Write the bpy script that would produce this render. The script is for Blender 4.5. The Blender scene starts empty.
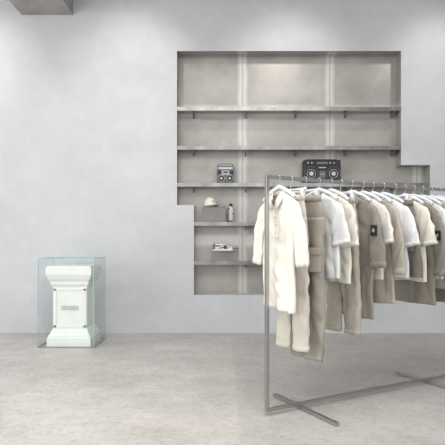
import bpy, bmesh, math, random
from mathutils import Vector, Matrix, noise
random.seed(4)
S=bpy.context.scene
COL=S.collection
S.view_settings.view_transform='Standard'

# ------------------------------------------------------------ materials
def newmat(name):
    m=bpy.data.materials.new(name); m.use_nodes=True
    nt=m.node_tree; b=nt.nodes['Principled BSDF']
    return m,nt,b
def noisetex(nt,scale,detail=6,rough=.6,stretch=(1,1,1)):
    tc=nt.nodes.new('ShaderNodeTexCoord'); mp=nt.nodes.new('ShaderNodeMapping')
    mp.inputs['Scale'].default_value=stretch
    n=nt.nodes.new('ShaderNodeTexNoise'); n.inputs['Scale'].default_value=scale
    n.inputs['Detail'].default_value=detail; n.inputs['Roughness'].default_value=rough
    nt.links.new(tc.outputs['Object'],mp.inputs['Vector']); nt.links.new(mp.outputs[0],n.inputs['Vector'])
    return n
def ramp(nt,src,stops):
    r=nt.nodes.new('ShaderNodeValToRGB'); e=r.color_ramp.elements
    while len(e)<len(stops): e.new(.5)
    for i,(p,c) in enumerate(stops):
        e[i].position=p; e[i].color=(*c,1)
    nt.links.new(src,r.inputs[0]); return r
def mixc(nt,fac,a,b,mode='MIX'):
    m=nt.nodes.new('ShaderNodeMix'); m.data_type='RGBA'; m.blend_type=mode
    if isinstance(fac,(int,float)): m.inputs[0].default_value=fac
    else: nt.links.new(fac,m.inputs[0])
    for s,i in ((a,6),(b,7)):
        if isinstance(s,tuple): m.inputs[i].default_value=(*s,1)
        else: nt.links.new(s,m.inputs[i])
    return m.outputs[2]
def bump(nt,b,src,strength=.2,dist=.01):
    bp=nt.nodes.new('ShaderNodeBump'); bp.inputs['Strength'].default_value=strength; bp.inputs['Distance'].default_value=dist
    nt.links.new(src,bp.inputs['Height']); nt.links.new(bp.outputs[0],b.inputs['Normal'])
def simple(name,c,rough=.5,metal=0,var=.12,scale=8,bmp=.0,stretch=(1,1,1)):
    m,nt,b=newmat(name); b.inputs['Roughness'].default_value=rough; b.inputs['Metallic'].default_value=metal
    n=noisetex(nt,scale,4,.6,stretch)
    r=ramp(nt,n.outputs['Fac'],[(.3,tuple(x*(1-var) for x in c)),(.7,tuple(min(1,x*(1+var*.6)) for x in c))])
    nt.links.new(r.outputs[0],b.inputs['Base Color'])
    if bmp: bump(nt,b,n.outputs['Fac'],bmp,.01)
    return m
def fabric(name,c,weave=350):
    m,nt,b=newmat(name); b.inputs['Roughness'].default_value=.9
    n=noisetex(nt,5,3); r=ramp(nt,n.outputs['Fac'],[(.3,tuple(x*.94 for x in c)),(.7,tuple(min(1,x*1.03) for x in c))])
    nt.links.new(r.outputs[0],b.inputs['Base Color'])
    n2=noisetex(nt,5,3,.5,(1,1,.45))
    try: n2.noise_type='RIDGED_MULTIFRACTAL'
    except Exception: pass
    bump(nt,b,n2.outputs['Fac'],.4,.014)
    return m

# plaster wall
M_wall,nt,b=newmat('wall_plaster'); b.inputs['Roughness'].default_value=.7
n=noisetex(nt,.8,9,.62,(1,1,1.3)); r=ramp(nt,n.outputs['Fac'],[(.28,(.525,.533,.545)),(.5,(.578,.587,.60)),(.72,(.63,.638,.65))])
nf=noisetex(nt,6,10,.8); r2=ramp(nt,nf.outputs['Fac'],[(.32,(.93,.93,.93)),(.62,(1,1,1))])
nt.links.new(mixc(nt,1.0,r.outputs[0],r2.outputs[0],'MULTIPLY'),b.inputs['Base Color'])
bump(nt,b,nf.outputs['Fac'],.06,.01)

# niche plasterboard : joint-compound bands
M_niche,nt,b=newmat('niche_plasterboard'); b.inputs['Roughness'].default_value=.38; b.inputs['Metallic'].default_value=.25
tc=nt.nodes.new('ShaderNodeTexCoord'); sp=nt.nodes.new('ShaderNodeSeparateXYZ'); nt.links.new(tc.outputs['Object'],sp.inputs[0])
wob=noisetex(nt,3,5,.6)
def M(op,a,b_=None,c=None):
    k=nt.nodes.new('ShaderNodeMath'); k.operation=op
    for i,v in enumerate((a,b_,c)):
        if v is None: continue
        if isinstance(v,(int,float)): k.inputs[i].default_value=v
        else: nt.links.new(v,k.inputs[i])
    return k.outputs[0]
def bands(axis,off,period,half,wobble=.07):
    w=M('MULTIPLY',M('SUBTRACT',wob.outputs['Fac'],.5),wobble)
    x=M('ADD',axis,w); x=M('ADD',x,off)
    f=M('PINGPONG',x,period/2.0)
    mr=nt.nodes.new('ShaderNodeMapRange'); nt.links.new(f,mr.inputs[0])
    mr.inputs[1].default_value=half*.6; mr.inputs[2].default_value=half*1.2; mr.inputs[3].default_value=1; mr.inputs[4].default_value=0
    return mr.outputs[0]
vb=bands(sp.outputs[0],-.28+1.22,1.22,.065)
hb=bands(sp.outputs[2],-3.06+3.6,1.8,.09)
nn=noisetex(nt,1.6,8,.65); base=ramp(nt,nn.outputs['Fac'],[(.3,(.29,.27,.245)),(.7,(.45,.425,.39))])
band=M('MULTIPLY',M('MAXIMUM',vb,hb),.8)
line=bands(sp.outputs[0],-.28+1.22,1.22,.010,.01)
c1=mixc(nt,band,base.outputs[0],(.60,.585,.56))
c1=mixc(nt,M('MULTIPLY',line,.5),c1,(.22,.21,.20))
nt.links.new(c1,b.inputs['Base Color'])

# concrete floor
M_floor,nt,b=newmat('concrete_floor')
tc=nt.nodes.new('ShaderNodeTexCoord'); sp=nt.nodes.new('ShaderNodeSeparateXYZ'); nt.links.new(tc.outputs['Object'],sp.inputs[0])
n1=noisetex(nt,1.1,10,.72,(1,1.6,1)); n2=noisetex(nt,24,10,.8); n3=noisetex(nt,4,10,.8,(1,1,1))
A=ramp(nt,n1.outputs['Fac'],[(.3,(.44,.41,.38)),(.5,(.54,.51,.478)),(.7,(.65,.625,.595))])
B=ramp(nt,n1.outputs['Fac'],[(.3,(.42,.395,.37)),(.7,(.57,.545,.515))])
mr=nt.nodes.new('ShaderNodeMapRange'); nt.links.new(sp.outputs[0],mr.inputs[0]); mr.inputs[1].default_value=.10; mr.inputs[2].default_value=.13
cc=mixc(nt,mr.outputs[0],A.outputs[0],B.outputs[0])
r3=ramp(nt,n3.outputs['Fac'],[(.36,(.80,.785,.77)),(.5,(1,1,1)),(.60,(1.0,1.0,1.0)),(.70,(.88,.87,.86))])
cc=mixc(nt,.8,cc,r3.outputs[0],'MULTIPLY')
r4=ramp(nt,n2.outputs['Fac'],[(.36,(.65,.64,.63)),(.5,(1,1,1))])
cc=mixc(nt,.75,cc,r4.outputs[0],'MULTIPLY')
nt.links.new(cc,b.inputs['Base Color'])
rr=nt.nodes.new('ShaderNodeMapRange'); nt.links.new(n1.outputs['Fac'],rr.inputs[0]); rr.inputs[3].default_value=.34; rr.inputs[4].default_value=.58
nt.links.new(rr.outputs[0],b.inputs['Roughness']); bump(nt,b,n2.outputs['Fac'],.08,.01)

M_beam=simple('beam_concrete',(.36,.335,.315),.85,0,.2,3,.2)
M_ceil=simple('ceiling_paint',(.6,.6,.6),.9)
M_steel=simple('brushed_steel',(.44,.435,.425),.28,.95,.12,30,.03,(1,12,12))
M_shelf=simple('shelf_steel',(.40,.385,.37),.22,.95,.2,14,.03,(.3,8,8))
M_lip=simple('shelf_edge_steel',(.30,.29,.28),.28,.9,.4,4,.0,(1,.3,.3))
M_bracket=simple('bracket_steel',(.34,.33,.32),.35,.8)
M_riser=simple('riser_laminate',(.24,.225,.205),.5,.2)
M_hanger=simple('hanger_white',(.80,.82,.84),.35)
M_hook=simple('hook_steel',(.6,.6,.6),.25,1)
M_foam=simple('pedestal_plaster',(.80,.825,.775),.7,0,.05,6,.06)
M_foamtxt=simple('pedestal_relief',(.40,.44,.41),.7)
M_black=simple('black_plastic',(.012,.012,.013),.5)
M_silver=simple('silver_plastic',(.42,.42,.42),.3,.7)
M_dsil=simple('dark_aluminium',(.16,.16,.16),.35,.7)
M_grey=simple('grey_plastic',(.11,.12,.13),.45,.1)
M_cone=simple('speaker_cone',(.03,.03,.033),.6)
M_white=simple('white_leather',(.72,.72,.70),.5)
M_nubuck=simple('grey_suede',(.14,.15,.18),.8)
M_cap=fabric('cap_twill',(.80,.74,.64))
M_badge=simple('badge_black',(.02,.02,.022),.6)
M_butt=simple('button',(.50,.47,.41),.4)
m,nt,b=newmat('patterned_wrap'); v=nt.nodes.new('ShaderNodeTexVoronoi'); v.inputs['Scale'].default_value=28
tc=nt.nodes.new('ShaderNodeTexCoord'); nt.links.new(tc.outputs['Object'],v.inputs['Vector'])
r=ramp(nt,v.outputs['Distance'],[(.30,(.02,.02,.02)),(.42,(.6,.6,.58))]); nt.links.new(r.outputs[0],b.inputs['Base Color']); M_pat=m
def glass(name,tint,gl=.10):
    m=bpy.data.materials.new(name); m.use_nodes=True; nt=m.node_tree; nt.nodes.clear()
    o=nt.nodes.new('ShaderNodeOutputMaterial'); mx=nt.nodes.new('ShaderNodeMixShader')
    t=nt.nodes.new('ShaderNodeBsdfTransparent'); t.inputs[0].default_value=(*tint,1)
    g=nt.nodes.new('ShaderNodeBsdfGlossy'); g.inputs['Roughness'].default_value=.03
    f=nt.nodes.new('ShaderNodeLayerWeight'); f.inputs[0].default_value=.5
    p=nt.nodes.new('ShaderNodeMath'); p.operation='POWER'; nt.links.new(f.outputs['Facing'],p.inputs[0]); p.inputs[1].default_value=4
    q=nt.nodes.new('ShaderNodeMath'); q.operation='MULTIPLY_ADD'; nt.links.new(p.outputs[0],q.inputs[0]); q.inputs[1].default_value=.4; q.inputs[2].default_value=.02
    nt.links.new(q.outputs[0],mx.inputs[0]); nt.links.new(t.outputs[0],mx.inputs[1]); nt.links.new(g.outputs[0],mx.inputs[2]); nt.links.new(mx.outputs[0],o.inputs[0])
    return m
M_glass=glass('clear_glass',(.990,.998,.996))
M_acr=glass('clear_acrylic',(.985,.99,.99))
M_edge=simple('glass_edge',(.34,.62,.59),.15)

# ------------------------------------------------------------ helpers
def mkobj(name,verts,faces,mats,fmat=None,smooth=False,parent=None):
    me=bpy.data.meshes.new(name); me.from_pydata([tuple(v) for v in verts],[],faces)
    for m in (mats if isinstance(mats,list) else [mats]): me.materials.append(m)
    if fmat:
        for p,i in zip(me.polygons,fmat): p.material_index=i
    if smooth:
        for p in me.polygons: p.use_smooth=True
    me.update(); o=bpy.data.objects.new(name,me); COL.objects.link(o)
    if parent: o.parent=parent
    return o
def empty(name,loc=(0,0,0),rotz=0):
    e=bpy.data.objects.new(name,None); e.empty_display_size=.1; e.location=loc; e.rotation_euler[2]=rotz; COL.objects.link(e); return e
def box(name,c,s,mat,parent=None,bev=0,rot=None):
    x,y,z=[k/2 for k in s]
    vs=[Vector((a*x,b_*y,c_*z)) for a in(-1,1) for b_ in(-1,1) for c_ in(-1,1)]
    fs=[(0,1,3,2),(4,6,7,5),(0,4,5,1),(2,3,7,6),(0,2,6,4),(1,5,7,3)]
    o=mkobj(name,vs,fs,mat,parent=parent); o.location=c
    if rot: o.rotation_euler=rot
    if bev:
        m=o.modifiers.new('b','BEVEL'); m.width=bev; m.segments=3
    return o
def cyl(name,c,r,h,mat,parent=None,axis='Z',n=32,r2=None,bev=0):
    r2=r if r2 is None else r2
    vs=[];fs=[]
    for k,(z,rad) in enumerate(((-h/2,r),(h/2,r2))):
        for i in range(n):
            a=2*math.pi*i/n; vs.append(Vector((rad*math.cos(a),rad*math.sin(a),z)))
    for i in range(n): fs.append((i,(i+1)%n,n+(i+1)%n,n+i))
    fs.append(tuple(range(n-1,-1,-1))); fs.append(tuple(range(n,2*n)))
    o=mkobj(name,vs,fs,mat,parent=parent); o.location=c
    for p in o.data.polygons:
        if len(p.vertices)==4: p.use_smooth=True
    if axis=='Y': o.rotation_euler[0]=math.pi/2
    if axis=='X': o.rotation_euler[1]=math.pi/2
    return o
def torus(name,c,R,r,mat,parent=None,n=36,k=8):
    vs=[];fs=[]
    for i in range(n):
        a=2*math.pi*i/n
        for j in range(k):
            b_=2*math.pi*j/k
            vs.append(((R+r*math.cos(b_))*math.cos(a),r*math.sin(b_),(R+r*math.cos(b_))*math.sin(a)))
            fs.append((i*k+j,((i+1)%n)*k+j,((i+1)%n)*k+(j+1)%k,i*k+(j+1)%k))
    o=mkobj(name,vs,fs,mat,smooth=True,parent=parent); o.location=c; return o
def curve(name,pts,r,mat,parent=None,scale=None):
    cu=bpy.data.curves.new(name,'CURVE'); cu.dimensions='3D'; cu.bevel_depth=r; cu.bevel_resolution=3; cu.use_fill_caps=True
    s=cu.splines.new('POLY'); s.points.add(len(pts)-1)
    for p,q in zip(s.points,pts): p.co=(*q,1)
    cu.materials.append(mat)
    tmp=bpy.data.objects.new(name,cu); COL.objects.link(tmp)
    dg=bpy.context.evaluated_depsgraph_get(); me=bpy.data.meshes.new_from_object(tmp.evaluated_get(dg))
    bpy.data.objects.remove(tmp); o=bpy.data.objects.new(name,me); COL.objects.link(o)
    for p in me.polygons: p.use_smooth=True
    if parent: o.parent=parent
    return o

# ------------------------------------------------------------ room
F=500.0; H=1.25; D=F/73.6
def wx(px): return (px-222.5)/73.6
def wz(py): return H+(241-py)/73.6
ND=.20
xs=[-6.5,wx(177),wx(194),wx(401),wx(430),6.5]; zs=[0,wz(295),wz(205),wz(165),wz(51),4.75]
def inn(i,j):
    if i<1 or i>3 or j<1 or j>3: return False
    if i==1: return j in(2,3)
    if i==2: return True
    return j in (1,2)
vs=[];fs=[];fm=[]
def quad(a,b_,c,d,mi):
    n=len(vs); vs.extend([a,b_,c,d]); fs.append((n,n+1,n+2,n+3)); fm.append(mi)
for i in range(5):
    for j in range(5):
        x0,x1,z0,z1=xs[i],xs[i+1],zs[j],zs[j+1]
        y=D+ND if inn(i,j) else D
        quad((x0,y,z0),(x1,y,z0),(x1,y,z1),(x0,y,z1),1 if inn(i,j) else 0)
        if inn(i,j):
            if not inn(i-1,j): quad((x0,D,z0),(x0,D+ND,z0),(x0,D+ND,z1),(x0,D,z1),1)
            if not inn(i+1,j): quad((x1,D+ND,z0),(x1,D,z0),(x1,D,z1),(x1,D+ND,z1),1)
            if not inn(i,j-1): quad((x0,D,z0),(x1,D,z0),(x1,D+ND,z0),(x0,D+ND,z0),0)
            if not inn(i,j+1): quad((x0,D+ND,z1),(x1,D+ND,z1),(x1,D,z1),(x0,D,z1),1)
quad((-6.5,D+ND+.1,0),(-6.5,D+ND+.1,4.75),(6.5,D+ND+.1,4.75),(6.5,D+ND+.1,0),0)
mkobj('wall_back',vs,fs,[M_wall,M_niche],fm)
box('floor',(0,2,-.05),(13,D*2+.8-.0,.1),M_floor)
box('ceiling',(0,2,4.80),(13,D*2+.8,.1),M_ceil)
bw=(wx(73)-wx(22)); box('ceiling_beam',((wx(73)+wx(22))/2,D-2.5,(wz(15)+4.75)/2),(bw,5.0,4.75-wz(15)),M_beam)
box('wall_right',(6.55,2,2.375),(.1,14.2,4.75),M_wall)
WL=empty('wall_left')
for k,(yc,sy,zc,szz) in enumerate([(2,14.2,.3,.6),(2,14.2,4.5,.5),(6.2,1.9,2.4,3.8),(-4.3,1.6,2.4,3.8),(2.8,.4,2.4,3.8),(-.6,.4,2.4,3.8)]):
    box('panel_%d'%k,(-6.55,yc,zc),(.1,sy,szz),M_wall,WL)

# ------------------------------------------------------------ shelves
def shelf(py,px0,px1,brs):
    z=wz(py); x0,x1=wx(px0)+.003,wx(px1)-.003
    e=empty('wall_shelf',((x0+x1)/2,D,z)); w=x1-x0
    box('board',(0,.098,-.02),(w,.200,.036),M_shelf,e,.002)
    box('front_lip',(0,-.006,-.026),(w,.008,.052),M_lip,e,.001)
    for b_ in brs:
        bx=wx(b_)-(x0+x1)/2
        v=[(0,.02,-.038),(0,.196,-.038),(0,.196,-.11),(0,.175,-.11),(0,.02,-.052)]
        t=.010
        V=[(bx-t,*q[1:]) for q in v]+[(bx+t,*q[1:]) for q in v]
        Fc=[(4,3,2,1,0),(5,6,7,8,9)]+[(i,(i+1)%5,5+(i+1)%5,5+i) for i in range(5)]
        mkobj('bracket',V,Fc,M_bracket,parent=e)
    return z
z1=shelf(107,177,401,[193,246,297,348,396])
z2=shelf(146,177,401,[193,246,297,348,396])
z3=shelf(183,177,430,[193,246,297,348,396])
z4=shelf(222,194,430,[246,297,348,396])
z5=shelf(261,194,430,[246,297,348,396])

# ------------------------------------------------------------ boomboxes
def boombox(name,px0,px1,z,h,d,body,face,style):
    x0,x1=wx(px0),wx(px1); w=x1-x0; e=empty(name,((x0+x1)/2,D+.08,z+.001))
    box('body',(0,0,h/2),(w,d,h),body,e,.006)
    f=-d/2
    if style=='big':
        R=h*.30
        for s in(-1,1):
            cx=s*w*.30; cz=h*.40
            torus('speaker_ring',(cx,f-.004,cz),R,.004,M_dsil,e)
            cyl('speaker_cone',(cx,f-.005,cz),R*.93,.006,M_cone,e,'Y')
            torus('cone_roll',(cx,f-.008,cz),R*.60,.004,M_silver,e)
            cyl('dust_cap',(cx,f-.010,cz),R*.30,.008,M_silver,e,'Y')
            for kx in(-.045,.005): cyl('knob',(cx+kx,f-.01,h*.86),.010,.02,M_silver,e,'Y',16)
        box('cassette_door',(0,f-.005,h*.36),(w*.17,.012,h*.34),M_grey,e,.003)
        box('cassette_window',(0,f-.012,h*.38),(w*.12,.004,h*.16),M_dsil,e,.001)
        for s in(-1,1): torus('reel',(s*w*.035,f-.015,h*.38),.010,.003,M_silver,e,16,6)
        box('tuner_scale',(0,f-.004,h*.86),(w*.30,.008,h*.09),M_dsil,e,.002)
        box('tuner_needle',(.02,f-.009,h*.86),(.003,.003,h*.08),M_badge,e)
        for i in range(5): box('key_%d'%i,(-w*.08+i*w*.04,f-.008,h*.66),(w*.032,.014,h*.05),M_silver,e,.001)
        hw=w*.44; hh=.014
    else:
        for s in(-1,1):
            cx=s*w*.25; cz=h*.28; R=w*.19
            torus('speaker_ring',(cx,f-.004,cz),R,.004,M_silver,e)
            cyl('speaker_cone',(cx,f-.004,cz),R*.92,.006,M_cone,e,'Y')
            cyl('dust_cap',(cx,f-.008,cz),R*.35,.006,M_silver,e,'Y')
        box('cassette_door',(0,f-.004,h*.62),(w*.42,.010,h*.22),M_silver,e,.003)
        box('cassette_window',(0,f-.010,h*.63),(w*.28,.004,h*.10),M_badge,e,.001)
        for s in(-1,1):
            box('grille_side',(s*w*.36,f-.003,h*.62),(w*.18,.006,h*.20),M_black,e,.002)
        box('tuner_scale',(0,f-.003,h*.87),(w*.86,.007,h*.12),M_silver,e,.002)
        for i in range(4): box('key_%d'%i,(-w*.27+i*w*.18,f-.004,h*.485),(w*.15,.010,h*.03),M_silver,e,.001)
        hw=w*.42; hh=.035
    hp=[(-hw,0,h*.9),(-hw,0,h+hh-.012),(-hw+.012,0,h+hh),(hw-.012,0,h+hh),(hw,0,h+hh-.012),(hw,0,h*.9)]
    curve('handle',hp,.005,body,e)
boombox('portable_radio_cassette_player',217,234,z3,.235,.10,M_grey,None,'small')
boombox('boombox',304,341,z3,.315,.14,M_black,None,'big')

# ------------------------------------------------------------ cap on riser, bottle, sneakers
RX=(wx(203)+wx(226))/2
R1=empty('display_riser',(RX,D+.10,z4+.001))
box('top',(0,0,.208),(.31,.17,.012),M_riser,R1,.002)
for s in(-1,1): box('side',(s*.149,0,.101),(.012,.17,.20),M_riser,R1,.002)
box('front_panel',(0,-.078,.101),(.286,.010,.198),M_riser,R1)
def cap(loc,rz):
    e=empty('baseball_cap',loc,rz)
    vs=[];fs=[];n=48;rows=14;a,b_,h=.085,.09,.115
    for r in range(rows+1):
        ph=math.pi/2*r/rows
        for i in range(n):
            th=2*math.pi*i/n; s=math.cos(ph)**.75 if r<rows else .0
            seam=1-.012*(abs(math.cos(3*th))>.985)
            vs.append((a*s*math.cos(th)*seam,b_*s*math.sin(th)*seam,h*math.sin(ph)**1.0))
    for r in range(rows):
        for i in range(n): fs.append((r*n+i,r*n+(i+1)%n,(r+1)*n+(i+1)%n,(r+1)*n+i))
    o=mkobj('crown',vs,fs,M_cap,smooth=True,parent=e); sm=o.modifiers.new('s','SOLIDIFY'); sm.thickness=.003
    cyl('top_button',(0,0,h+.001),.007,.006,M_cap,e,n=12)
    box('front_emblem',(0,-b_*.86,.055),(.035,.006,.025),M_badge,e,.001,rot=(-.35,0,0))
    vs=[];fs=[];n=20
    for i in range(n+1):
        th=math.pi+math.pi*(i/n)*1.0; t=i/n
        for k in range(6):
            q=k/5; ex=.070*math.sin(math.pi*t)**.55*q
            x=a*math.cos(th)*(1+.02*q); y=b_*math.sin(th)-ex
            vs.append((x,y,.006-.014*q+.012*(1-(x/a)**2)))
    for i in range(n):
        for k in range(5): fs.append((i*6+k,(i+1)*6+k,(i+1)*6+k+1,i*6+k+1))
    o=mkobj('visor',vs,fs,M_cap,smooth=True,parent=e); sm=o.modifiers.new('s','SOLIDIFY'); sm.thickness=.004
cap((RX-.06,D+.10,z4+.228),math.radians(35))
B=empty('patterned_bottle',(wx(231),D+.08,z4+.001))
prof=[(0,0),(.034,0),(.037,.006),(.037,.17),(.034,.195),(.018,.215),(.016,.222)]
vs=[];fs=[];n=28
for r_,z_ in prof:
    for i in range(n): vs.append((r_*math.cos(2*math.pi*i/n),r_*math.sin(2*math.pi*i/n),z_))
for k in range(len(prof)-1):
    for i in range(n): fs.append((k*n+i,k*n+(i+1)%n,(k+1)*n+(i+1)%n,(k+1)*n+i))
mkobj('body',vs,fs,M_pat,smooth=True,parent=B); cyl('lid',(0,0,.237),.021,.035,M_black,B,n=24)

R2=empty('acrylic_riser',(wx(225),D+.10,z5+.001))
box('top',(0,0,.135),(.36,.19,.006),M_acr,R2)
for s in(-1,1): box('side',(s*.177,0,.066),(.006,.19,.13),M_acr,R2)
def sneaker(loc,rz):
    e=empty('sneaker',loc,rz); L=.30
    st=[(0,.030,.080),(.03,.037,.104),(.07,.038,.106),(.11,.037,.092),(.15,.040,.086),(.19,.045,.070),(.23,.047,.054),(.265,.043,.046),(.29,.028,.038),(.30,.010,.025)]
    vs=[];fs=[];fm=[];n=20
    for x,w,h in st:
        for i in range(n+1):
            a=math.pi*i/n
            y=w*math.copysign(abs(math.cos(a))**.7,math.cos(a)); z=.018+(h-.018)*math.sin(a)**.8
            vs.append((x-L/2,y*(.72 if (z>.06 and x<.14) else 1),z))
    m=n+1
    for k in range(len(st)-1):
        for i in range(n):
            top=6<=i<=13
            if top and k in(1,2): continue
            fs.append((k*m+i,(k+1)*m+i,(k+1)*m+i+1,k*m+i+1))
            fm.append(1 if (k in(0,) or k in (7,8) or (k in(3,4,5) and not top and (k+i)%3==0) or (k in(1,2) and i in(2,3,16,17))) else (2 if k in (4,) and not top else 0))
    o=mkobj('upper',vs,fs,[M_white,M_nubuck,M_black],fm,smooth=True,parent=e); s=o.modifiers.new('s','SOLIDIFY'); s.thickness=.004
    vs=[];fs=[];N=36
    def ow(x):
        xs_=[q[0] for q in st]
        for k in range(len(st)-1):
            if xs_[k]<=x<=xs_[k+1]:
                f=(x-xs_[k])/(xs_[k+1]-xs_[k]); return (st[k][1]*(1-f)+st[k+1][1]*f)+.004
        return .02
    out=[]
    for i in range(N//2+1): x=L*i/(N//2); out.append((x,ow(x)))
    loop=[(x,w) for x,w in out]+[(x,-w) for x,w in reversed(out)]
    n=len(loop)
    for z in (0,.024):
        for x,w in loop:
            vs.append((x-L/2,w,z+ (.010 if z==0 and x>.27 else 0)))
    fs=[(i,(i+1)%n,n+(i+1)%n,n+i) for i in range(n)]+[tuple(range(n-1,-1,-1)),tuple(range(n,2*n))]
    mkobj('sole',vs,fs,M_white,parent=e)
    for k in range(5):
        x=-.02+k*.017; z=.086-k*.0075
        curve('lace_%d'%k,[(x,-.024,z-.008),(x+.003,-.012,z+.004),(x+.003,.012,z+.004),(x,.024,z-.008)],.0025,M_black if k%2 else M_white,e)
    box('tongue',(-.035,0,.098),(.012,.04,.035),M_white,e,.004,rot=(0,-.5,0))
    curve('side_stripe',[(-.06,-.042,.03),(-.02,-.043,.045),(.02,-.043,.055),(.05,-.045,.035),(.02,-.046,.03)],.005,M_badge,e)
sneaker((wx(224),D+.052,z5+.140),math.radians(-1))
sneaker((wx(227),D+.15,z5+.140),math.radians(1))

# ------------------------------------------------------------ pedestal in glass vitrine
gx0,gx1=(38-222.5)/85.6,(94-222.5)/85.6; gy0,gy1=5.84,6.40; gh=1.04
G=empty('glass_display_case',((gx0+gx1)/2,(gy0+gy1)/2,0))
gw,gd=gx1-gx0,gy1-gy0; t=.010
def pane(name,c,s):
    o=box(name,c,s,M_glass,G); o.data.materials.append(M_edge)
    thin=s.index(min(s))
    for p in o.data.polygons:
        if abs(p.normal[thin])<.5: p.material_index=1
for s,nm in((-1,'left'),(1,'right')): pane('pane_'+nm,(s*(gw/2-t/2),0,gh/2+.001),(t,gd-2*t,gh-t))
pane('pane_front',(0,-gd/2+t/2,gh/2+.001),(gw,t,gh-t)); pane('pane_back',(0,gd/2-t/2,gh/2+.001),(gw,t,gh-t)); pane('pane_top',(0,0,gh),(gw,gd,t))
for nm,c,s in(('f',(0,-gd/2-.004,.008),(gw+.016,.008,.016)),('r',(gw/2+.004,0,.008),(.008,gd,.016)),('l',(-gw/2-.004,0,.008),(.008,gd,.016)),('b',(0,gd/2+.004,.008),(gw+.016,.008,.016))):
    box('base_rail_'+nm,c,s,M_steel,G)
P=empty('plaster_pedestal',((gx0+gx1)/2+.02,(gy0+gy1)/2-.01,.001))
pr=[(0,.25),(.11,.25),(.115,.24),(.135,.24),(.15,.225),(.175,.215),(.19,.21),(.205,.20),(.215,.195),
    (.70,.195),(.715,.205),(.73,.21),(.735,.22),(.76,.22),(.775,.225),(.80,.24),(.83,.252),(.845,.256),(.85,.262),(.93,.262),(.935,.25),(.955,.25)]
vs=[];fs=[]
for z,h in pr:
    for sx,sy in((-1,-1),(1,-1),(1,1),(-1,1)): vs.append((sx*h*1.03,sy*h*.95,z))
for k in range(len(pr)-1):
    for i in range(4): fs.append((k*4+i,k*4+(i+1)%4,(k+1)*4+(i+1)%4,(k+1)*4+i))
fs.append((3,2,1,0)); fs.append(tuple(len(vs)-4+i for i in range(4)))
o=mkobj('body',vs,fs,M_foam,parent=P); bv=o.modifiers.new('b','BEVEL'); bv.width=.004; bv.segments=2
yf=-.195*.95
for s in(-1,1): box('panel_stile',(s*.175,yf-.003,.455),(.03,.01,.46),M_foam,P,.002)
for z in(.235,.675): box('panel_rail',(0,yf-.003,z),(.38,.01,.03),M_foam,P,.002)
tx=bpy.data.curves.new('relief','FONT'); tx.body='SERIES'; tx.size=.075; tx.extrude=.004; tx.align_x='CENTER'
to=bpy.data.objects.new('relief_lettering',tx); COL.objects.link(to)
dg=bpy.context.evaluated_depsgraph_get(); me=bpy.data.meshes.new_from_object(to.evaluated_get(dg)); bpy.data.objects.remove(to)
me.materials.clear(); me.materials.append(M_foamtxt)
to=bpy.data.objects.new('relief_lettering',me); COL.objects.link(to); to.parent=P; to.location=(.0,yf-.002,.43); to.rotation_euler=(math.pi/2,0,0)

# ------------------------------------------------------------ clothes rack
ANG=math.radians(28.8); rd=Vector((math.cos(ANG),math.sin(ANG),0)); fd=Vector((math.sin(ANG),-math.cos(ANG),0))
P0=Vector((.318,3.576,0)); RZ=1.722; RL=2.38
K=empty('clothes_rack',P0,ANG)
q=.026
box('top_rail',(RL/2,0,RZ-q/2),(RL+q,q,q),M_steel,K,.002)
box('bottom_rail',(RL/2,0,.026+q/2),(RL+q,q,q),M_steel,K,.002)
box('post_near',(0,0,(RZ+.026)/2),(q,q,RZ-.026-2*q),M_steel,K,.002)
box('post_far',(RL,0,(RZ+.026)/2),(q,q,RZ-.026-2*q),M_steel,K,.002)
for tt in(.30,1.69): box('foot',(tt,-.03,.0135),(.034,.74,.025),M_steel,K,.003)

# ------------------------------------------------------------ garments
def loft(rings,closed=True,cap_end=False):
    vs=[];fs=[];n=len(rings[0])
    for r in rings: vs+=r
    for k in range(len(rings)-1):
        for i in range(n if closed else n-1):
            fs.append((k*n+i,k*n+(i+1)%n,(k+1)*n+(i+1)%n,(k+1)*n+i))
    return vs,fs
def interp(tab,z):
    for k in range(len(tab)-1):
        if tab[k][0]>=z>=tab[k+1][0]:
            f=(tab[k][0]-z)/(tab[k][0]-tab[k+1][0]+1e-9); return [tab[k][j]*(1-f)+tab[k+1][j]*f for j in range(1,len(tab[k]))]
    return list(tab[-1][1:]) if z<tab[-1][0] else list(tab[0][1:])
def ridge(a,b_,c):
    return 1-2.6*abs(noise.noise(Vector((a,b_,c))))
def fold(x,z,seed,side):
    a=ridge(x*8+seed*3.1+z*.9*math.sin(seed),z*1.3,seed+side*5)
    d=ridge(x*8+z*6,z*5-x*3,seed*1.7+side*9)
    c=noise.noise(Vector((x*5,z*2.5,seed)))
    return a*.021+d*.010+c*.018
def obj(name,vf,mat,par,th=.003):
    o=mkobj(name,vf[0],vf[1],mat,smooth=True,parent=par)
    if th:
        s=o.modifiers.new('s','SOLIDIFY'); s.thickness=th; s.offset=0
    return o
def place(name,t,yaw=0):
    p=P0+rd*t; return empty(name,(p.x,p.y,RZ-q/2),ANG-math.pi/2+math.radians(yaw))
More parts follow.
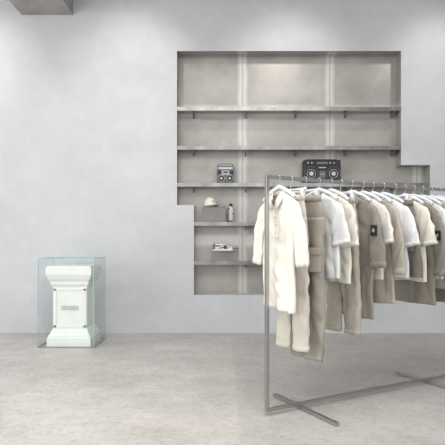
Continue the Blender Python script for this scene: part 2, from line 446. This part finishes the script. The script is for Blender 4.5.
def hanger(t,yaw,clip=False,wid=.205):
    e=place('clothes_hanger',t,yaw)
    r=.021
    pts=[(-r*math.cos(a),0,r*math.sin(a)+.001) for a in [math.radians(x) for x in range(-20,181,12)]]
    pts+=[(r,0,-.012),(.010,0,-.032),(0,0,-.045),(0,0,-.075)]
    curve('hook',pts,.0026,M_hook,e)
    if not clip:
        vs=[];fs=[];N=24
        for i in range(N+1):
            u=-1+2*i/N; x=u*wid; z=-.068-.070*abs(u)**1.25-.012*abs(u)**6
            hz=.013+.004*(1-abs(u)); hy=.006+.012*abs(u)
            for a in range(8):
                an=2*math.pi*a/8; vs.append((x,hy*math.cos(an),z+hz*math.sin(an)))
        for i in range(N):
            for a in range(8): fs.append((i*8+a,i*8+(a+1)%8,(i+1)*8+(a+1)%8,(i+1)*8+a))
        fs+= [tuple(range(7,-1,-1)),tuple(N*8+i for i in range(8))]
        mkobj('shoulder_bar',vs,fs,M_hanger,smooth=True,parent=e)
    else:
        box('bar',(0,0,-.085),(.34,.010,.016),M_hanger,e,.003)
        for s in(-1,1): box('clip',(s*.13,0,-.120),(.03,.030,.055),M_hanger,e,.004)
def shirt(name,t,L,mat,yaw=0,sh=.21,hw=.225,sleeve=.27,cuff=.085,collar=True,drop=.05,placket=True,pockets=(),badge=None,swing=.14,seed=None,hood=False):
    seed=seed or random.uniform(0,50); hanger(t,yaw,wid=sh-.012)
    e=place(name,t,yaw); zt=-.112; N=80
    tab=[(zt,.070,.028),(zt-.012,.10,.030),(zt-.035,.16,.030),(zt-.058,sh-.012,.026),(zt-.09,sh+.000,.030),(zt-.26,hw-.015,.032),(zt-L*.6,hw-.008,.030),(zt-L,hw,.028)]
    zl=[zt,zt-.008,zt-.018,zt-.03,zt-.042,zt-.055,zt-.07,zt-.09]+[zt-.09-(L-.09)*k/52 for k in range(1,53)]
    rings=[]
    for z in zl:
        a,b_=interp(tab,z); g=min(1,max(0,(zt-z)/.30))*.85+.15; ring=[]
        for i in range(N):
            th=2*math.pi*i/N; x=a*math.copysign(abs(math.cos(th))**.8,math.cos(th)); y=b_*math.copysign(abs(math.sin(th))**.8,math.sin(th)); zz=z
            if y<0 and abs(x)<.085:
                k=max(0,1-(zt-z)/.20); zz=z-drop*(1-abs(x)/.085)*k
            edge=1-abs(x/a)**6
            hemw=.020*noise.noise(Vector((x*5,seed,2)))*(g if z<zt-L*.8 else 0)
            sw=.022*noise.noise(Vector((z*4,seed,0)))*g
            ring.append((x+sw,y+fold(x,zz,seed,1 if y<0 else 2)*g*max(edge,.25),zz+hemw))
        rings.append(ring)
    obj('body',loft(rings),mat,e)
    for s in(-1,1):
        L2=sleeve; n=32; M_=36; rings=[]
        p0=Vector((s*(sh-.045),0,zt-.10)); sa=swing*(1+.35*random.uniform(-1,1)); wr=random.uniform(0,9)
        long=L2>.38
        for k in range(n+1):
            f=k/n; ang=sa+.65*(1-f)**3 - (.12*f if long else 0)
            if k==0: p=p0.copy()
            else: p=p+Vector((s*math.sin(ang),0,-math.cos(ang)))*((L2+.05)/n)
            nrm=Vector((math.cos(ang),0,s*math.sin(ang)))
            ra=.064*(1-f)+cuff*f
            ra*=1+.10*noise.noise(Vector((f*L2*14,wr,seed)))
            if k<3: ra*= .75+.083*k
            rb=.017-.004*f
            ring=[]
            for i in range(M_):
                th=2*math.pi*i/M_; u=ra*math.copysign(abs(math.cos(th))**.8,math.cos(th)); y=rb*math.copysign(abs(math.sin(th))**.8,math.sin(th))
                v=p+nrm*u
                v.y+=y+(ridge(u*9+wr+f*2,f*L2*5+u*8,seed+(3 if y<0 else 7))*.012+ridge(u*6,f*L2*12+wr+u*9,seed)*.008)*min(1,f*3)
                v.y+= -.018*math.sin(min(1,f*1.5)*1.57)
                ring.append(tuple(v))
            rings.append(ring)
        obj('sleeve_%s'%('r' if s>0 else 'l'),loft(rings),mat,e)
        c0=[tuple(Vector(q_)+Vector((0,-.002 if Vector(q_).y<p.y else .002,0))) for q_ in rings[-4]]; c1=[tuple(Vector(q_)+Vector((0,-.002 if Vector(q_).y<p.y else .002,-.002))) for q_ in rings[-1]]
        obj('cuff_%s'%('r' if s>0 else 'l'),loft([c0,c1]),mat,e)
        if badge and s>0:
            k=int(n*.42); rr=rings[k]; yy=min(v_[1] for v_ in rr); cx=sum(v_[0] for v_ in rr)/len(rr); cz=sum(v_[2] for v_ in rr)/len(rr)
            box('arm_badge',(cx+.01,yy-.004,cz),(.060,.006,.080),M_badge,e,.002); box('badge_emblem',(cx+.01,yy-.009,cz),(.020,.003,.026),M_butt,e,.001)
    if collar:
        rings=[]
        for k,(a,b_,z) in enumerate([(.074,.034,zt-.014),(.072,.033,zt+.006),(.066,.030,zt+.022),(.078,.039,zt+.014),(.090,.046,zt-.010)]):
            ring=[]
            for i in range(33):
                th=math.radians(-60)+math.radians(300)*i/32
                fr=max(0,-math.sin(th))
                ring.append((a*math.cos(th),b_*math.sin(th),z-drop*.55*fr))
            rings.append(ring)
        obj('collar_stand',loft(rings,closed=False),mat,e)
        for s in(-1,1):
            v=[(s*.080,-.028,zt-.000),(s*.035,-.042,zt-.045),(s*.012,-.046,zt-drop*.7-.02),(s*.058,-.054,zt-.125),(s*.105,-.042,zt-.065),(s*.098,-.023,zt-.02)]
            f=[(0,1,4,5),(1,2,3,4)]
            obj('collar_point',(v,f),mat,e,.004)
    elif not hood:
        rings=[]
        for a,b_,z in [(.073,.031,zt-.016),(.075,.034,zt-.004),(.069,.029,zt+.006)]:
            rings.append([(a*math.cos(2*math.pi*i/40),b_*math.sin(2*math.pi*i/40),z-(drop*(1-abs(math.cos(2*math.pi*i/40)))if i>20 else 0)) for i in range(40)])
        obj('neck_rib',loft(rings),mat,e)
    if hood:
        rings=[]
        for a,b_,z,dy in [(.085,.04,zt-.03,0),(.10,.048,zt+.0,-.005),(.09,.046,zt+.02,.0),(.07,.036,zt+.01,0),(.06,.03,zt-.04,0)]:
            rings.append([(a*math.cos(2*math.pi*i/36),b_*math.sin(2*math.pi*i/36)+dy,z-(.08*(1-abs(math.cos(2*math.pi*i/36)))if i>18 else 0)) for i in range(36)])
        obj('hood',loft(rings),mat,e)
    def ysurf(x,z):
        a,b_=interp(tab,z); g=min(1,max(0,(zt-z)/.30))*.85+.15
        c=min(.99,abs(x/a))**(1/.8); y=-b_*math.sqrt(max(0,1-c*c))**.8
        return y+fold(x,z,seed,1)*g*max(1-abs(x/a)**6,.25)
    def patch(nm,x0,x1,za,zb,off,m):
        rings=[]
        for k in range(19):
            z=za+(zb-za)*k/18; rings.append([(x0+(x1-x0)*i/10+.022*noise.noise(Vector((z*4,seed,0))),ysurf(x0+(x1-x0)*i/10,z)-off,z) for i in range(11)])
        obj(nm,loft(rings,closed=False),m,e,.003)
    if placket:
        patch('placket',-.018,.018,zt-drop-.03,zt-L+.014 if placket=='full' else zt-drop-.20,.004,mat)
        for k in range(7 if placket=='full' else 3):
            z=zt-drop-.05-k*(.10 if placket=='full' else .055)
            if z>zt-L+.03: cyl('button',(0,ysurf(0,z)-.008,z),.006,.003,M_butt,e,'Y',12)
    for (x0,x1,za,zb) in pockets:
        patch('pocket',x0,x1,zt-za,zt-zb,.005,mat); patch('pocket_flap',x0-.004,x1+.004,zt-za+.006,zt-za-.04,.009,mat)
def trousers(name,t,L,mat,yaw=0,hw=.19,leg=.105,hem=.09,cargo=False,seed=None,spread=.10):
    seed=seed or random.uniform(0,50); hanger(t,yaw,clip=True)
    e=place(name,t,yaw); zt=-.130; cr=.27; N=56
    tab=[(zt,hw-.02,.024),(zt-.04,hw-.018,.026),(zt-.12,hw,.030),(zt-cr-.02,hw+.010,.032)]
    rings=[]
    for k in range(20):
        z=zt-(cr+.02)*k/19; a,b_=interp(tab,z); g=k/19*.8
        rings.append([( a*math.cos(2*math.pi*i/N), b_*math.sin(2*math.pi*i/N)+fold(a*math.cos(2*math.pi*i/N),z,seed,1 if i>N//2 else 2)*g, z) for i in range(N)])
    obj('hips',loft(rings),mat,e)
    rings=[]
    for z in(zt+.004,zt-.018,zt-.04):
        a,b_=interp(tab,min(z,zt)); rings.append([((a+.004)*math.cos(2*math.pi*i/N),(b_+.004)*math.sin(2*math.pi*i/N),z) for i in range(N)])
    obj('waistband',loft(rings),mat,e)
    for x in(-.13,-.06,.06,.13): box('belt_loop',(x,-.030+.01*abs(x)/.13,zt-.018),(.010,.006,.05),mat,e,.002)
    for s in(-1,1):
        n=52; rings=[]; M_=40
        for k in range(n+1):
            f=k/n; z=zt-.16-(L-.16)*f
            cx=s*((hw+.010-leg)*(1-f)+spread*f)+.016*noise.noise(Vector((f*3,seed,s)))
            ra=(leg*(1-f)+hem*f)*(1+.07*noise.noise(Vector((f*9,seed,s*3)))); rb=.032-.006*f
            ring=[]
            for i in range(M_):
                th=2*math.pi*i/M_; u=ra*math.copysign(abs(math.cos(th))**.8,math.cos(th)); y=rb*math.copysign(abs(math.sin(th))**.8,math.sin(th))
                w=min(1,f*4)
                y+=(fold(u+cx,z,seed+s,1 if y<0 else 2)*.9+ridge(u*4+z*3,z*8+seed,s+seed)*.008)*w
                ring.append((cx+u,y,z))
            rings.append(ring)
        obj('leg_%s'%('r' if s>0 else 'l'),loft(rings),mat,e)
        hb=[[(v_[0],v_[1]+(-.003 if i>M_//2 else .003),v_[2]) for i,v_ in enumerate(rings[k])] for k in(-3,-1)]
        obj('hem_%s'%('r' if s>0 else 'l'),loft(hb),mat,e)
        if cargo:
            z=zt-cr-.20 if L>.7 else zt-cr-.06
            cx=s*.145
            box('cargo_pocket',(cx,-.036,z),(.12,.030,.17),mat,e,.010,rot=(0,0,s*.25))
            box('cargo_flap',(cx,-.045,z+.068),(.128,.030,.05),mat,e,.008,rot=(0,0,s*.25))
        curve('slash_pocket_seam',[(s*(hw-.075),-.032,zt-.05),(s*(hw-.02),-.020,zt-.17)],.002,mat,e)
    curve('fly_seam',[(0,-.033,zt-.04),(.004,-.036,zt-.12),(0,-.038,zt-.22)],.002,mat,e)

CREAM=fabric('cream_knit',(.80,.765,.67)); OFF=fabric('off_white_cotton',(.75,.735,.69)); ECRU=fabric('ecru_cotton',(.63,.59,.51))
BEIGE=fabric('beige_cotton',(.46,.42,.35)); TAUPE=fabric('taupe_nylon',(.27,.245,.205)); STONE=fabric('stone_canvas',(.36,.33,.28)); WHITE=fabric('white_jersey',(.79,.795,.79))
KHAKI=fabric('khaki_ripstop',(.21,.19,.155))

shirt('knit_polo_shirt',.10,.84,CREAM,-3,sh=.215,hw=.205,sleeve=.40,cuff=.070,drop=.13,swing=.26,seed=3.3)
trousers('chino_trousers',.21,1.12,ECRU,4,hw=.16,leg=.09,hem=.070,spread=.090)
trousers('cargo_trousers',.34,1.20,STONE,3,hw=.19,leg=.10,hem=.090,cargo=True,spread=.098,seed=8.2)
shirt('crew_neck_t_shirt',.47,.62,WHITE,2,sleeve=.24,cuff=.092,collar=False,placket=False)
shirt('short_sleeve_shirt',.59,.66,CREAM,-2,sleeve=.25,cuff=.088,collar=True,placket='full')
trousers('chino_trousers',.69,1.04,BEIGE,0,hw=.17,leg=.095,hem=.08)
shirt('badge_sleeve_shirt',.80,.94,TAUPE,3,sleeve=.42,cuff=.066,placket='full',badge=True,seed=12)
shirt('crew_neck_t_shirt',.92,.64,OFF,0,sleeve=.24,cuff=.088,collar=False,placket=False)
shirt('utility_overshirt',1.03,.84,BEIGE,0,sleeve=.48,cuff=.052,placket='full',hw=.22)
shirt('crew_neck_t_shirt',1.15,.64,WHITE,4,sleeve=.26,cuff=.096,collar=False,placket=False,hw=.24)
trousers('cargo_shorts',1.285,.62,KHAKI,2,hw=.20,leg=.12,hem=.13,cargo=True,spread=.12)
shirt('short_sleeve_shirt',1.40,.68,CREAM,-2,sleeve=.25,cuff=.088,placket='full')
shirt('badge_sleeve_shirt',1.51,.88,TAUPE,0,sleeve=.50,cuff=.052,placket='full',pockets=[(.06,.17,.2,.36)],badge=True)
shirt('crew_neck_t_shirt',1.62,.66,WHITE,-2,sleeve=.26,cuff=.088,collar=False,placket=False)
shirt('hooded_jacket',1.73,.76,STONE,2,sleeve=.50,cuff=.052,collar=False,hood=True,placket='full')
shirt('short_sleeve_shirt',1.84,.72,OFF,2,sleeve=.28,placket='full')
shirt('badge_sleeve_shirt',1.95,.90,KHAKI,0,sleeve=.46,cuff=.06,badge=True,placket='full')
shirt('crew_neck_t_shirt',2.07,.66,WHITE,0,sleeve=.26,collar=False,placket=False)
shirt('utility_overshirt',2.18,.78,BEIGE,0,sleeve=.5,cuff=.055,placket='full')

# ------------------------------------------------------------ lighting
W=bpy.data.worlds.new('World'); S.world=W; W.use_nodes=True
bg=W.node_tree.nodes['Background']; bg.inputs[0].default_value=(.92,.96,1.0,1); bg.inputs[1].default_value=.9
def area(name,loc,rot,sx,sy,e,c):
    l=bpy.data.lights.new(name,'AREA'); l.shape='RECTANGLE'; l.size=sx; l.size_y=sy; l.energy=e; l.color=c
    o=bpy.data.objects.new(name,l); o.location=loc; o.rotation_euler=rot; COL.objects.link(o)
area('window_daylight',(-6.3,1.5,2.4),(0,math.radians(-90),0),3.6,7,215,(.95,.97,1))
area('overhead_fill_light',(-.5,1.8,4.6),(0,0,0),6,3.5,275,(1,.985,.96))  # added soft light from above, not a fixture of the room
area('front_fill_light',(0,-4.5,2.6),(math.radians(90),0,0),10,4,160,(.96,.975,1))  # added fill light behind the camera, no storefront stands there
def spot(x,y,tx,ty,tz,e):
    l=bpy.data.lights.new('track_spot','SPOT'); l.energy=e; l.spot_size=math.radians(75); l.spot_blend=1; l.shadow_soft_size=.08; l.color=(1,.985,.96)
    o=bpy.data.objects.new('track_spot',l); o.location=(x,y,4.62); COL.objects.link(o)
    o.rotation_euler=(Vector((tx,ty,tz))-o.location).to_track_quat('-Z','Y').to_euler()
for x in(-3.4,-1.2,.9,3.0): spot(x,5.3,x,D,3.3,68)

# ------------------------------------------------------------ camera
c=bpy.data.cameras.new('camera'); c.sensor_width=36; c.lens=F/445*36; c.shift_y=18.5/445; c.clip_start=.05
o=bpy.data.objects.new('camera',c); o.location=(0,0,H); o.rotation_euler=(math.pi/2,0,0); COL.objects.link(o); S.camera=o
